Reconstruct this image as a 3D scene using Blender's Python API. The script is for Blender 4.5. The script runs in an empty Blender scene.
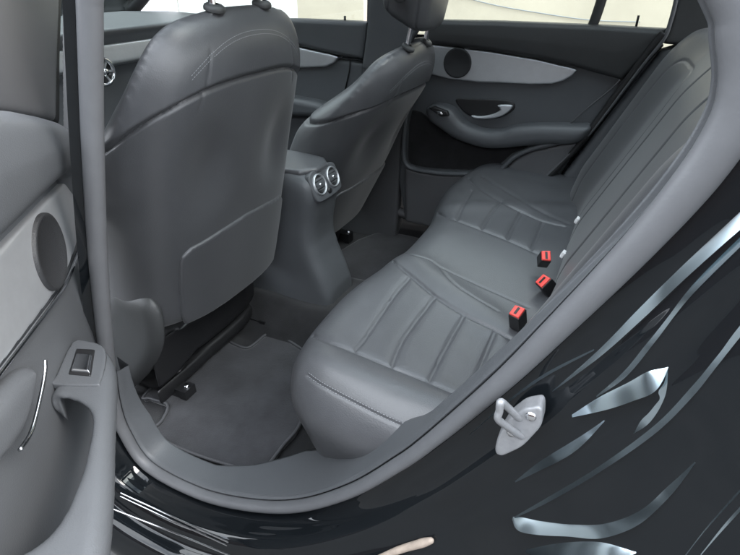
import bpy, math, random
import numpy as np
from mathutils import Vector, Matrix
from mathutils.bvhtree import BVHTree
random.seed(4); np.random.seed(4)
SC = bpy.context.scene
COL = SC.collection
R = math.radians

# ------------------------------------------------------------------ camera
CAM = np.array([0.6, -0.5, 1.40]); YAW, PITCH, ROLL, FPX = R(25), R(30), R(.5), 540.0
FW = np.array([-math.sin(YAW)*math.cos(PITCH), math.cos(YAW)*math.cos(PITCH), -math.sin(PITCH)])
_r = np.array([math.cos(YAW), math.sin(YAW), 0]); _u = np.cross(_r, FW)
RT = _r*math.cos(ROLL)+_u*math.sin(ROLL); UP = -_r*math.sin(ROLL)+_u*math.cos(ROLL)
def ray(u, v): return FW+RT*(u-370)/FPX+UP*(277.5-v)/FPX
def at(u, v, X=None, Y=None, Z=None, plane=None):
    d = ray(u, v)
    if X is not None: t = (X-CAM[0])/d[0]
    elif Y is not None: t = (Y-CAM[1])/d[1]
    elif Z is not None: t = (Z-CAM[2])/d[2]
    else:
        p, n = plane; t = ((np.array(p)-CAM)@np.array(n))/(d@np.array(n))
    return CAM+t*d
cd = bpy.data.cameras.new('camera'); co = bpy.data.objects.new('camera', cd); COL.objects.link(co)
m = Matrix(((RT[0], UP[0], -FW[0], CAM[0]), (RT[1], UP[1], -FW[1], CAM[1]), (RT[2], UP[2], -FW[2], CAM[2]), (0, 0, 0, 1)))
co.matrix_world = m; cd.sensor_width = 36; cd.lens = FPX/740*36; cd.clip_start = .02; cd.clip_end = 500
SC.camera = co

# ------------------------------------------------------------------ materials
def mat(name, base, rough=.5, metal=0, spec=.5, coat=0, coat_rough=.03, ior=1.5, grain=0, gscale=400, gtype='NOISE', vary=0, vscale=8, sheen=0, aniso=0):
    M = bpy.data.materials.new(name); M.use_nodes = True; nt = M.node_tree; N = nt.nodes; L = nt.links
    b = N['Principled BSDF']
    b.inputs['Base Color'].default_value = (*base, 1); b.inputs['Roughness'].default_value = rough
    b.inputs['Metallic'].default_value = metal; b.inputs['IOR'].default_value = ior
    b.inputs['Specular IOR Level'].default_value = spec
    b.inputs['Coat Weight'].default_value = coat; b.inputs['Coat IOR'].default_value = 1.75; b.inputs['Coat Roughness'].default_value = coat_rough
    b.inputs['Sheen Weight'].default_value = sheen
    tc = N.new('ShaderNodeTexCoord')
    if vary:
        n = N.new('ShaderNodeTexNoise'); n.inputs['Scale'].default_value = vscale; n.inputs['Detail'].default_value = 6
        n.inputs['Roughness'].default_value = .65
        L.new(tc.outputs['Object'], n.inputs['Vector'])
        r = N.new('ShaderNodeMapRange'); r.inputs[1].default_value = .3; r.inputs[2].default_value = .7
        r.inputs[3].default_value = 1-vary; r.inputs[4].default_value = 1+vary
        L.new(n.outputs['Fac'], r.inputs[0])
        mx = N.new('ShaderNodeMix'); mx.data_type = 'RGBA'; mx.blend_type = 'MULTIPLY'; mx.inputs[0].default_value = 1
        mx.inputs[6].default_value = (*base, 1); L.new(r.outputs[0], mx.inputs[7]); L.new(mx.outputs[2], b.inputs['Base Color'])
        r2 = N.new('ShaderNodeMapRange'); r2.inputs[1].default_value = .3; r2.inputs[2].default_value = .7
        r2.inputs[3].default_value = rough*(1-vary*.5); r2.inputs[4].default_value = min(1, rough*(1+vary*.5))
        L.new(n.outputs['Fac'], r2.inputs[0]); L.new(r2.outputs[0], b.inputs['Roughness'])
    if grain:
        if gtype == 'VORONOI':
            t = N.new('ShaderNodeTexVoronoi'); t.feature = 'SMOOTH_F1'; o = t.outputs['Distance']
        else:
            t = N.new('ShaderNodeTexNoise'); t.inputs['Detail'].default_value = 3; o = t.outputs['Fac']
        t.inputs['Scale'].default_value = gscale
        L.new(tc.outputs['Object'], t.inputs['Vector'])
        bp = N.new('ShaderNodeBump'); bp.inputs['Strength'].default_value = grain; bp.inputs['Distance'].default_value = .001
        L.new(o, bp.inputs['Height']); L.new(bp.outputs['Normal'], b.inputs['Normal'])
    return M
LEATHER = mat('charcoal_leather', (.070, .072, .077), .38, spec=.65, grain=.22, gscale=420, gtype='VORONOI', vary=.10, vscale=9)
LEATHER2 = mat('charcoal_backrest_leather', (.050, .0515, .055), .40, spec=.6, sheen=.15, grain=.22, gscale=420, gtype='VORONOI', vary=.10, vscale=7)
SOFT = mat('soft_touch_trim', (.082, .087, .093), .46, spec=.5, grain=.25, gscale=600, gtype='VORONOI', vary=.06, vscale=6)
DARKTRIM = mat('dark_trim', (.048, .050, .051), .48, grain=.25, gscale=500, gtype='VORONOI', vary=.08)
PILLAR = mat('grey_pillar_trim', (.09, .091, .095), .5, grain=.2, gscale=700, vary=.05)
RUBBER = mat('grey_rubber_seal', (.108, .111, .117), .45, grain=.15, gscale=300, vary=.06, vscale=20)
BLACKRUB = mat('black_rubber', (.012, .012, .013), .6)
CARPET = mat('charcoal_carpet', (.020, .020, .021), .95, spec=.1, grain=1, gscale=500, vary=.35, vscale=14, sheen=.25)
MATM = mat('charcoal_mat_carpet', (.034, .034, .037), .95, spec=.1, grain=1, gscale=450, vary=.35, vscale=9, sheen=.3)
BIND = mat('mat_binding', (.06, .06, .064), .7, grain=.5, gscale=900)
SILVER = mat('brushed_aluminium', (.62, .64, .66), .38, metal=.75, vary=.04, vscale=30)
def brushed(M):
    nt = M.node_tree; N = nt.nodes; tc = N.new('ShaderNodeTexCoord'); mp = N.new('ShaderNodeMapping'); mp.inputs['Scale'].default_value = (6, 6, 900); t = N.new('ShaderNodeTexNoise'); t.inputs['Scale'].default_value = 1; t.inputs['Detail'].default_value = 4
    bp = N.new('ShaderNodeBump'); bp.inputs['Strength'].default_value = .25; bp.inputs['Distance'].default_value = .0006
    nt.links.new(tc.outputs['Object'], mp.inputs[0]); nt.links.new(mp.outputs[0], t.inputs['Vector']); nt.links.new(t.outputs['Fac'], bp.inputs['Height']); nt.links.new(bp.outputs[0], N['Principled BSDF'].inputs['Normal'])
brushed(SILVER)
CHROME = mat('chrome', (.75, .76, .78), .12, metal=1)
PAINT = mat('black_gloss_paint', (.006, .0075, .009), .35, spec=.0, coat=1, coat_rough=.02, ior=1.5)
PAINT.node_tree.nodes['Principled BSDF'].inputs['Coat IOR'].default_value = 1.45
GRILLE = mat('speaker_grille', (.022, .023, .025), .55, grain=.8, gscale=700, gtype='VORONOI')
REDP = mat('red_plastic', (.80, .075, .06), .45)
BLACKP = mat('black_plastic', (.014, .014, .015), .4)
STRIKER = mat('striker_plate_coating', (.27, .275, .285), .40, metal=.3, vary=.15, vscale=70, grain=.2, gscale=300)
FLANGELIT = mat('sky_lit_flange_grey', (.22, .222, .228), .5, vary=.05)
DARKWALL = mat('added_wall_brick', (.075, .055, .05), .9, spec=.2, grain=.6, gscale=40, vary=.3, vscale=5)
HIGHLIGHT = mat('added_highlight_metal', (.52, .62, .67), .14, metal=1)  # polished metal for added strips that stand in for reflections on the paint
BEIGE = mat('pale_beige', (.34, .28, .23), .8, vary=.2, vscale=60)
THREAD = mat('grey_thread', (.25, .26, .27), .7)
TAGM = mat('white_tag', (.6, .6, .6), .6)
HEADL = mat('headliner', (.45, .44, .42), .9)
WALLM = mat('cream_render', (.50, .43, .34), .9, spec=.2, grain=.6, gscale=60, vary=.10, vscale=1.5)
WALLW = mat('added_wall_white_render', (.82, .82, .80), .9, spec=.2, grain=.5, gscale=60, vary=.05, vscale=1.2)
GROUND = mat('sandy_concrete', (.085, .085, .084), .9, spec=.2, grain=.8, gscale=90, vary=.16, vscale=3)
def glassmat(name='window_glass', tint=(.86, .9, .88, 1)):
    M = bpy.data.materials.new(name); M.use_nodes = True; nt = M.node_tree; N = nt.nodes
    for n in list(N):
        if n.type != 'OUTPUT_MATERIAL': N.remove(n)
    out = [n for n in N if n.type == 'OUTPUT_MATERIAL'][0]
    t = N.new('ShaderNodeBsdfTransparent'); t.inputs[0].default_value = tint
    g = N.new('ShaderNodeBsdfGlossy'); g.inputs['Roughness'].default_value = .02
    f = N.new('ShaderNodeFresnel'); f.inputs[0].default_value = 1.45
    x = N.new('ShaderNodeMixShader')
    nt.links.new(f.outputs[0], x.inputs[0]); nt.links.new(t.outputs[0], x.inputs[1]); nt.links.new(g.outputs[0], x.inputs[2])
    nt.links.new(x.outputs[0], out.inputs[0]); return M
GLASS = glassmat(); GLASST = glassmat('tinted_roof_glass', (.62, .65, .65, 1))

# ------------------------------------------------------------------ objects
def empty(name, loc, parent=None):
    o = bpy.data.objects.new(name, None); COL.objects.link(o); o.empty_display_size = .1
    if parent: o.parent = parent; o.matrix_parent_inverse = Matrix.Identity(4); o.location = Vector(loc)-wloc(parent)
    else: o.location = loc
    return o
def wloc(o):
    v = Vector((0, 0, 0))
    while o: v = v+o.location; o = o.parent
    return v
def tag(o, label=None, cat=None, group=None, kind=None):
    if label: o['label'] = label
    if cat: o['category'] = cat
    if group: o['group'] = group
    if kind: o['kind'] = kind
    return o
def mesh(name, verts, faces, material, parent=None, smooth=True, sharp=None):
    """verts in world coordinates"""
    off = np.array(wloc(parent)) if parent else np.zeros(3)
    me = bpy.data.meshes.new(name)
    V = np.asarray(verts, float)-off
    me.from_pydata(V.tolist(), [], [list(map(int, f)) for f in faces] if not isinstance(faces, np.ndarray) else faces.tolist())
    me.materials.append(material)
    if len(V) == 8: smooth = False
    if smooth: me.polygons.foreach_set('use_smooth', [True]*len(me.polygons))
    me.update()
    if sharp: me.set_sharp_from_angle(angle=R(sharp))
    o = bpy.data.objects.new(name, me); COL.objects.link(o)
    if parent: o.parent = parent
    return o
def catmull(P, n=8, closed=False):
    P = np.asarray(P, float); N = len(P); out = []
    rng = N if closed else N-1
    for i in range(rng):
        g = (lambda k: P[k % N]) if closed else (lambda k: P[min(max(k, 0), N-1)])
        p0, p1, p2, p3 = g(i-1), g(i), g(i+1), g(i+2)
        for t in np.linspace(0, 1, n, endpoint=False):
            out.append(.5*((2*p1)+(-p0+p2)*t+(2*p0-5*p1+4*p2-p3)*t*t+(-p0+3*p1-3*p2+p3)*t**3))
    if not closed: out.append(P[-1])
    return np.array(out)
def smooth01(x, a, b):
    t = np.clip((x-a)/(b-a), 0, 1); return t*t*(3-2*t)
def polysdf(P, A, B):
    """signed distance to the closed 2D polygon P on coordinates A,B"""
    P = np.asarray(P, float); sh = np.broadcast_shapes(np.shape(A), np.shape(B)); d = np.full(sh, 1e9); ins = np.zeros(sh, bool)
    N = len(P)
    for i in range(N):
        x0, y0 = P[i]; x1, y1 = P[(i+1) % N]; ex, ey = x1-x0, y1-y0; L = ex*ex+ey*ey
        if L < 1e-14: continue
        t = np.clip(((A-x0)*ex+(B-y0)*ey)/L, 0, 1)
        d = np.minimum(d, (A-x0-t*ex)**2+(B-y0-t*ey)**2)
        c = ((y0 > B) != (y1 > B))
        if abs(y1-y0) > 1e-12: ins ^= c & (A < (x1-x0)*(B-y0)/(y1-y0)+x0)
    d = np.sqrt(d); return np.where(ins, -d, d)
def smax(a, b, k):
    h = np.maximum(k-np.abs(a-b), 0)/k; return np.maximum(a, b)+h*h*k*.25
def smin(a, b, k): return -smax(-a, -b, k)
def rmax(a, b, r):
    """intersection with a true round edge of radius r"""
    x, y = a+r, b+r
    return np.minimum(np.maximum(x, y), 0)+np.sqrt(np.maximum(x, 0)**2+np.maximum(y, 0)**2)-r
def nets(vol, org, h):
    S = vol.shape; cs = tuple(s-1 for s in S)
    acc = np.zeros(cs+(3,), np.float32); cnt = np.zeros(cs, np.float32)
    for ax in range(3):
        oth = [i for i in range(3) if i != ax]
        for o1 in (0, 1):
            for o2 in (0, 1):
                s0 = [None]*3; s1 = [None]*3
                s0[ax] = slice(0, S[ax]-1); s1[ax] = slice(1, S[ax])
                for o, k in zip((o1, o2), oth):
                    s0[k] = s1[k] = slice(o, S[k]-1+o)
                v0 = vol[tuple(s0)]; v1 = vol[tuple(s1)]
                cr = (v0 < 0) != (v1 < 0)
                idx = np.nonzero(cr)
                t = v0[idx]/(v0[idx]-v1[idx])
                acc[idx+(np.full(len(t), ax),)] += t
                if o1: acc[idx+(np.full(len(t), oth[0]),)] += 1
                if o2: acc[idx+(np.full(len(t), oth[1]),)] += 1
                cnt[idx] += 1
    cell = np.nonzero(cnt > 0)
    ids = np.full(cs, -1, np.int64); ids[cell] = np.arange(len(cell[0]))
    V = (acc[cell]/cnt[cell][:, None]+np.stack(cell, 1))*np.asarray(h)+np.asarray(org)
    F = []
    for ax in range(3):
        b, c = [(1, 2), (2, 0), (0, 1)][ax]
        s0 = [None]*3; s1 = [None]*3
        s0[ax] = slice(0, S[ax]-1); s1[ax] = slice(1, S[ax])
        for k in (b, c): s0[k] = s1[k] = slice(1, S[k]-1)
        i0 = vol[tuple(s0)] < 0; i1 = vol[tuple(s1)] < 0
        for flip in (0, 1):
            q = (i0 & ~i1) if not flip else (~i0 & i1)
            idx = list(np.nonzero(q)); idx[b] = idx[b]+1; idx[c] = idx[c]+1
            def cellid(db, dc):
                k = list(idx); k[b] = k[b]+db; k[c] = k[c]+dc; return ids[tuple(k)]
            quad = np.stack([cellid(-1, -1), cellid(0, -1), cellid(0, 0), cellid(-1, 0)], 1)
            if flip: quad = quad[:, ::-1]
            F.append(quad)
    F = np.concatenate(F); F = F[(F >= 0).all(1)]
    return V.astype(float), F
def vnormals(V, F):
    n = np.cross(V[F[:, 2]]-V[F[:, 0]], V[F[:, 3]]-V[F[:, 1]])
    N = np.zeros_like(V)
    for k in range(4): np.add.at(N, F[:, k], n)
    return N/np.maximum(np.linalg.norm(N, axis=1, keepdims=True), 1e-12)
def relax(V, F, it=2, lam=.5):
    e = np.concatenate([F[:, [0, 1]], F[:, [1, 2]], F[:, [2, 3]], F[:, [3, 0]]]); e = np.concatenate([e, e[:, ::-1]])
    cnt = np.bincount(e[:, 0], minlength=len(V))[:, None]
    for _ in range(it):
        s = np.zeros_like(V); np.add.at(s, e[:, 0], V[e[:, 1]])
        V = V+lam*(s/np.maximum(cnt, 1)-V)
    return V
class Frame:
    def __init__(s, o, a, b, c): s.o = np.array(o, float); s.M = np.array([a, b, c], float)
    def w(s, P): return s.o+np.asarray(P)@s.M
    def l(s, P): return (np.asarray(P)-s.o)@s.M.T
WORLD = Frame((0, 0, 0), (1, 0, 0), (0, 1, 0), (0, 0, 1))
def sdf(fn, lo, hi, res, frame=WORLD, it=2):
    lo = np.array(lo, float); hi = np.array(hi, float)
    res = np.array([res]*3 if np.isscalar(res) else res, float)
    n = np.ceil((hi-lo)/res).astype(int)+1
    ax = [lo[i]+res[i]*np.arange(n[i]) for i in range(3)]
    A, B = np.meshgrid(ax[0], ax[1], indexing='ij')
    C = ax[2][None, None, :]
    vol = np.asarray(fn(A[:, :, None], B[:, :, None], C), float)
    vol = np.broadcast_to(vol, tuple(n)).copy()
    vol[0] = np.maximum(vol[0], 1e-4); vol[-1] = np.maximum(vol[-1], 1e-4)
    vol[:, 0] = np.maximum(vol[:, 0], 1e-4); vol[:, -1] = np.maximum(vol[:, -1], 1e-4)
    vol[:, :, 0] = np.maximum(vol[:, :, 0], 1e-4); vol[:, :, -1] = np.maximum(vol[:, :, -1], 1e-4)
    V, F = nets(vol, lo, res)
    if it: V = relax(V, F, it)
    V = frame.w(V)
    if np.linalg.det(frame.M) < 0: F = F[:, ::-1]
    return V, F
def slab(poly, frame, c0, c1, r, res=.004, smoothn=0, warp=None, it=1, crown=0, cs=.08):
    """plate with outline poly (a,b) between c0 and c1 and edges rounded by r; warp(A,B) lifts its face"""
    P = np.asarray(poly, float)
    if smoothn: P = catmull(P, smoothn, True)
    rs = np.array([res]*3 if np.isscalar(res) else (list(res)*3)[:3], float); lo = P.min(0)-3*rs[:2]; hi = P.max(0)+3*rs[:2]
    def fn(A, B, C):
        d2 = polysdf(P, A, B)
        off = warp(A, B) if warp is not None else 0
        if crown: off = off+crown*(1-np.exp(np.minimum(d2, 0)/cs))
        return rmax(d2, np.maximum(C-off-c1, c0-C), r)
    ex = (abs(crown) if crown else 0)+(.0 if warp is None else .09)
    return sdf(fn, (lo[0], lo[1], c0-3*rs[2]), (hi[0], hi[1], c1+ex+3*rs[2]), rs, frame, it)
def bvh(V, F): return BVHTree.FromPolygons([tuple(v) for v in V], F.tolist())
def pix_on(B, pts, n=10, closed=False, fallback=None):
    """points of a traced line, each on the surface it lies on"""
    P = catmull(pts, n, closed); out = []
    for u, v in P:
        d = ray(u, v); h = B.ray_cast(Vector(CAM), Vector(d).normalized())
        if h[0] is not None: out.append(h[0])
    return np.array(out)
def segdist(V, L):
    d = np.full(len(V), 1e9)
    if len(L) < 2: return d
    lo, hi = L.min(0)-.05, L.max(0)+.05
    k = np.nonzero(((V > lo) & (V < hi)).all(1))[0]; W = V[k]; dd = np.full(len(k), 1e9)
    for i in range(len(L)-1):
        e = L[i+1]-L[i]; q = e@e
        if q < 1e-14 or q > .01: continue
        t = np.clip(((W-L[i])@e)/q, 0, 1)
        dd = np.minimum(dd, ((W-L[i]-t[:, None]*e)**2).sum(1))
    d[k] = np.sqrt(dd); return d
def subdiv(V, F, n=1):
    """linear 1-to-4 split of a quad mesh, then a light relax"""
    for _ in range(n):
        E = np.concatenate([F[:, [0, 1]], F[:, [1, 2]], F[:, [2, 3]], F[:, [3, 0]]]); Es = np.sort(E, 1)
        U, inv = np.unique(Es, axis=0, return_inverse=True); inv = inv.reshape(-1)
        nV, nE, nF = len(V), len(U), len(F)
        mid = V[U].mean(1); cen = V[F].mean(1); e = [inv[i*nF:(i+1)*nF]+nV for i in range(4)]; c = np.arange(nF)+nV+nE
        V = np.concatenate([V, mid, cen])
        F = np.concatenate([np.stack([F[:, 0], e[0], c, e[3]], 1), np.stack([F[:, 1], e[1], c, e[0]], 1), np.stack([F[:, 2], e[2], c, e[1]], 1), np.stack([F[:, 3], e[3], c, e[2]], 1)])
        V = relax(V, F, 2, .5)
    return V, F
def tube(path, rad, seg=10, closed=False, squash=None):
    P = np.asarray(path, float); n = len(P)
    rad = np.broadcast_to(np.asarray(rad, float), (n,))
    T = np.gradient(P, axis=0)
    if closed: T = np.roll(P, -1, 0)-np.roll(P, 1, 0)
    T /= np.maximum(np.linalg.norm(T, axis=1, keepdims=True), 1e-9)
    up = np.array([0, 0, 1.]) if abs(T[0][2]) < .9 else np.array([1., 0, 0])
    nx = np.cross(T[0], up); nx /= np.linalg.norm(nx); V = []
    for i in range(n):
        nx = nx-T[i]*(nx@T[i]); nx /= np.linalg.norm(nx); ny = np.cross(T[i], nx)
        for k in range(seg):
            a = 2*math.pi*k/seg
            V.append(P[i]+rad[i]*(math.cos(a)*nx+math.sin(a)*ny))
    F = []
    for i in range(n if closed else n-1):
        j = (i+1) % n
        for k in range(seg):
            k2 = (k+1) % seg; F.append((i*seg+k, i*seg+k2, j*seg+k2, j*seg+k))
    if not closed:
        F.append(tuple(range(seg))[::-1]); F.append(tuple((n-1)*seg+k for k in range(seg)))
    return np.array(V), F
def stitches(path, step=.0065, length=.0042, r=.0007, off=None):
    """a row of short threads along a path"""
    P = np.asarray(path, float); d = np.concatenate([[0], np.cumsum(np.linalg.norm(np.diff(P, axis=0), axis=1))])
    V = []; F = []
    for s in np.arange(0, d[-1]-length, step):
        a = np.array([np.interp(s, d, P[:, k]) for k in range(3)]); b = np.array([np.interp(s+length, d, P[:, k]) for k in range(3)])
        v, f = tube(np.linspace(a, b, 3), [r*.6, r, r*.6], 5)
        if off is not None: v = v+off
        F += [tuple(i+len(V) for i in q) for q in f]; V += v.tolist()
    return np.array(V), F
def lathe(profile, frame, seg=32):
    """profile of (r,c) about the frame's c axis"""
    V = []; F = []; n = len(profile)
    for k in range(seg):
        a = 2*math.pi*k/seg
        for r, c in profile: V.append((r*math.cos(a), r*math.sin(a), c))
    for k in range(seg):
        k2 = (k+1) % seg
        for i in range(n-1): F.append((k*n+i, k2*n+i, k2*n+i+1, k*n+i+1))
    V = frame.w(np.array(V))
    if np.linalg.det(frame.M) < 0: F = [f[::-1] for f in F]
    return V, F
def box(lo, hi, frame=WORLD):
    lo = np.array(lo); hi = np.array(hi)
    V = np.array([[(lo, hi)[i][0], (lo, hi)[j][1], (lo, hi)[k][2]] for i in (0, 1) for j in (0, 1) for k in (0, 1)])
    F = [(0, 1, 3, 2), (4, 6, 7, 5), (0, 4, 5, 1), (2, 3, 7, 6), (0, 2, 6, 4), (1, 5, 7, 3)]
    return frame.w(V), F
def join(*parts):
    V = []; F = []
    for v, f in parts:
        n = len(V); V += [tuple(x) for x in v]; F += [tuple(int(i)+n for i in q) for q in f]
    return np.array(V), F
def unit(v): v = np.array(v, float); return v/np.linalg.norm(v)

# ================================================================== the car
car = empty('car', (0, .945, 0))
tag(car, 'black car with charcoal leather seats, seen through its open rear door', 'car')

# ------------------------------------------------------------------ door opening: seal, jamb, sill
YS = .09
px = [(92, 0), (93, 60), (95, 150), (100, 260), (108, 350), (115, 398), (126, 430), (150, 464), (200, 491), (250, 503), (300, 504), (352, 489), (400, 462), (432, 439), (500, 382), (560, 324), (630, 253), (692, 183), (731, 126), (746, 82), (745, 35), (738, -5)]
sp = [at(u, v, Y=YS)[[0, 2]] for u, v in px]
sp += [np.array(q) for q in ((.60, 1.45), (.50, 1.52), (.2, 1.56), (.0, 1.53), (-.07, 1.45))]
NS = 22
SEAL = catmull(np.array(sp), NS, True)
_n = len(SEAL)
_t = np.roll(SEAL, -1, 0)-np.roll(SEAL, 1, 0); _t /= np.linalg.norm(_t, axis=1, keepdims=True)
NOUT = np.stack([_t[:, 1], -_t[:, 0]], 1)
if ((SEAL-SEAL.mean(0))*NOUT).sum() < 0: NOUT = -NOUT
for _ in range(6): NOUT = (np.roll(NOUT, 1, 0)+2*NOUT+np.roll(NOUT, -1, 0))/4
NOUT /= np.linalg.norm(NOUT, axis=1, keepdims=True)
i_of = lambda k: k*NS
# the seal's half width along the loop
wid = np.interp(np.arange(_n), [i_of(k) for k in (0, 3, 5, 7, 9, 11, 13, 14, 15, 16, 17, 19, 21, 24)], [.019, .018, .012, .010, .0105, .011, .012, .014, .016, .018, .020, .022, .022, .02])
def sweep(prof, a=0, b=None, closed=True):
    """prof(i) gives the (o,Y) points of the section at loop sample i"""
    idx = range(_n) if b is None else range(a, b)
    V = []; rows = []
    for i in idx:
        p = prof(i % _n); rows.append(len(p))
        for o, y in p:
            q = SEAL[i % _n]+NOUT[i % _n]*o; V.append((q[0], y, q[1]))
    k = rows[0]; F = []; n = len(rows)
    for i in range(n if (closed and b is None) else n-1):
        j = (i+1) % n
        for c in range(k-1): F.append((i*k+c, i*k+c+1, j*k+c+1, j*k+c))
    return np.array(V), np.array(F)
def tubeprof(i):
    w = wid[i]; out = []
    for k in range(19):
        a = math.pi*2*k/18
        out.append((w*math.cos(a), YS-.004-.016*math.sin(a)))
    return out
V, F = sweep(tubeprof); door_seal = mesh('door_seal', V, F[:, ::-1], RUBBER, car)
# inner lip of the seal and the trim board behind it
def lipprof(i):
    w = wid[i]; k = i/NS; dp = float(np.interp(k, [0, 4.2, 6, 8, 8.7, 9.5, 10.6, 13, 15, 17], [.012, .02, .05, .055, .08, .13, .13, .04, .025, .008]))
    q_ = float(np.interp(k, [14, 16.5], [1, -.6]))
    return catmull(np.array([(-w*.6, YS+.012), (-w-.002*q_, YS+.002), (-w-.006*q_, YS+.008), (-w-.007*q_, YS+min(.02, dp+.004)), (-w-.009*q_, YS+dp+.006), (-w-.003, YS+dp+.008), (-w+.03, YS+dp+.012)]), 4)
V, F = sweep(lipprof, i_of(4)+NS//3, i_of(22)); mesh('sill_trim', V, F[:, ::-1], SOFT, car)

def prof_rear(): return [(0, .10), (.015, .090), (.034, .085), (.055, .083), (.063, .0805), (.073, .0745), (.082, .072), (.104, .070), (.122, .064), (.14, .056), (.20, .036), (.27, .004), (.36, -.030), (.50, -.06)]
def prof_low(): return [(0, .10), (.008, .092), (.014, .080), (.018, .060), (.020, .040), (.022, .022), (.030, .010), (.042, .004), (.060, -.004), (.068, -.026), (.078, -.038), (.105, -.046), (.16, -.050), (.22, -.03)]
def prof_pil(): return [(.002*k, .10-.0027*k) for k in range(14)]
PR, PL, PP = (np.array(f()) for f in (prof_rear, prof_low, prof_pil))
wl = np.zeros(_n); wp = np.zeros(_n)
for i in range(_n):
    k = i/NS
    wl[i] = smooth01(np.array(k), 4.6, 6.0)*(1-smooth01(np.array(k), 9.2, 12.2))
    wp[i] = (1-smooth01(np.array(k), 4.0, 5.6))+smooth01(np.array(k), 20.2, 21.6)
def bodyprof(i):
    P = PL*wl[i]+PP*wp[i]+PR*max(0, 1-wl[i]-wp[i])
    return catmull(P, 8)
V, F = sweep(bodyprof)
V, F = np.array(V), F[:, ::-1]
BB = bvh(V, F)
Nn = vnormals(V, F)
if (Nn[:, 1].mean() > 0): F = F[:, ::-1]; Nn = -Nn
def ridge(pts, h, w, n=8, closed=False):
    global V
    L = pix_on(BB, pts, n, closed); d = segdist(V, L); V = V+Nn*(h*np.exp(-(d/w)**2))[:, None]
V, F = subdiv(V, F, 1); Nn = vnormals(V, F)
B2 = bvh(V, F)
body = mesh('body', V, F, PAINT, car)
def add_highlight(pts, k=.95, n=8):
    """added metal strip standing in for a bright reflection: a flank that leans out from its upper edge and turns back under its lower edge"""
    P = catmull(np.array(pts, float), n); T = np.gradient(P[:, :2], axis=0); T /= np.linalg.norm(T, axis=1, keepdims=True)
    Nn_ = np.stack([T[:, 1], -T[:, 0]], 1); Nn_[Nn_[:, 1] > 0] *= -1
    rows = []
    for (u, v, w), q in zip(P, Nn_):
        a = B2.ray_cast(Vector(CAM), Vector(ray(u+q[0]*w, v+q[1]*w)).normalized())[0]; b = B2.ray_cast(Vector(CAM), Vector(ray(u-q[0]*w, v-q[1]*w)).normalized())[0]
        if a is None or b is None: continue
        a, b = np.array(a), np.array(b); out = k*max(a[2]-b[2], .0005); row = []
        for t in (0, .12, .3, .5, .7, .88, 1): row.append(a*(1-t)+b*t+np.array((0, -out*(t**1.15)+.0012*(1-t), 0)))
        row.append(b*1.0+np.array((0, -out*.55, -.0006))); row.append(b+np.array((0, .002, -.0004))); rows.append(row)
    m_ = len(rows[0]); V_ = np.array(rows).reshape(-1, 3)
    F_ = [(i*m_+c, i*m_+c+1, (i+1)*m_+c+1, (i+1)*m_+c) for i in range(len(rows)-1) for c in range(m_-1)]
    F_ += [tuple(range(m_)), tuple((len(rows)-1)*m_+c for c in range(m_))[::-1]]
    return mesh('added_highlight', V_, F_, HIGHLIGHT, body, sharp=50)
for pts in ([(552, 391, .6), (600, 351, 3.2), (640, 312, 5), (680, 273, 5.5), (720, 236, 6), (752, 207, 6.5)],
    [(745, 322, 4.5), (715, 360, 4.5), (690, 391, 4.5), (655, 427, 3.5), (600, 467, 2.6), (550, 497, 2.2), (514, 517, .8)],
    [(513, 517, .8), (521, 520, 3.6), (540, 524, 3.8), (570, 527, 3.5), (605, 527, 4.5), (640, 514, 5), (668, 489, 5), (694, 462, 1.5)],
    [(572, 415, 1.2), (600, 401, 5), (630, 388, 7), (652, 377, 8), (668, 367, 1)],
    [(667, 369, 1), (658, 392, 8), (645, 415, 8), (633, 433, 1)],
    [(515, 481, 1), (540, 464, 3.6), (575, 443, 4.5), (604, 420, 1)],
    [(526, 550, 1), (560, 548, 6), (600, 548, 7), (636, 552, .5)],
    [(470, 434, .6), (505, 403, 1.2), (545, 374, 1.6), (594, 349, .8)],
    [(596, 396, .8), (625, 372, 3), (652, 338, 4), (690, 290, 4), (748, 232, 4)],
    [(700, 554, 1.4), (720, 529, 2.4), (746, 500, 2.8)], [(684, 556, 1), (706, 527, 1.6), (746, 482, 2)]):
    add_highlight(pts)  # highlights added as metal strips; the body has no such trim

def roundpoly(P, t=.28):
    P = np.array(P); o_ = []
    for i in range(len(P)):
        a, b, c = P[i-1], P[i], P[(i+1) % len(P)]
        for k in np.linspace(0, 1, 5): p, q = a*t+b*(1-t), c*t+b*(1-t); o_.append(p*(1-k)**2+2*b*k*(1-k)+q*k*k)
    return np.array(o_)
# striker on the jamb
sY = .052
Fst = Frame((0, sY, 0), (1, 0, 0), (0, 0, 1), (0, -1, 0))
pl = [at(u, v, Y=sY)[[0, 2]] for u, v in [(540.4, 402.6), (543.5, 407), (543, 422.4), (524, 443), (503.5, 452.7), (497, 450), (496, 445), (499, 433), (509, 417), (524, 405.4)]]
V, F = slab(roundpoly(pl), Fst, -.02, .009, .004, .0014, 0)
stk = mesh('striker', V, F, STRIKER, car)
e1, e2 = at(519, 418, Y=sY-.008), at(521, 436, Y=sY-.008)
t1, t2 = at(501, 401, Y=sY-.045), at(498, 420, Y=sY-.045)
V, F = tube(catmull([e1+(0, .01, 0), e1, e1*.4+t1*.6, t1+(t2-t1)*.05, (t1+t2)/2, t2-(t2-t1)*.05, e2*.4+t2*.6, e2, e2+(0, .01, 0)], 8), .0048, 12)
mesh('striker_loop', V, F, STRIKER, stk)
for u, v in ((512, 432), (531, 416)):
    p = at(u, v, Y=sY-.008)
    V, F = lathe([(0, .004), (.005, .004), (.007, .002), (.0075, -.002)], Frame(p, (1, 0, 0), (0, 0, 1), (0, -1, 0)), 16); mesh('screw', V, F, CHROME, stk)
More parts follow.
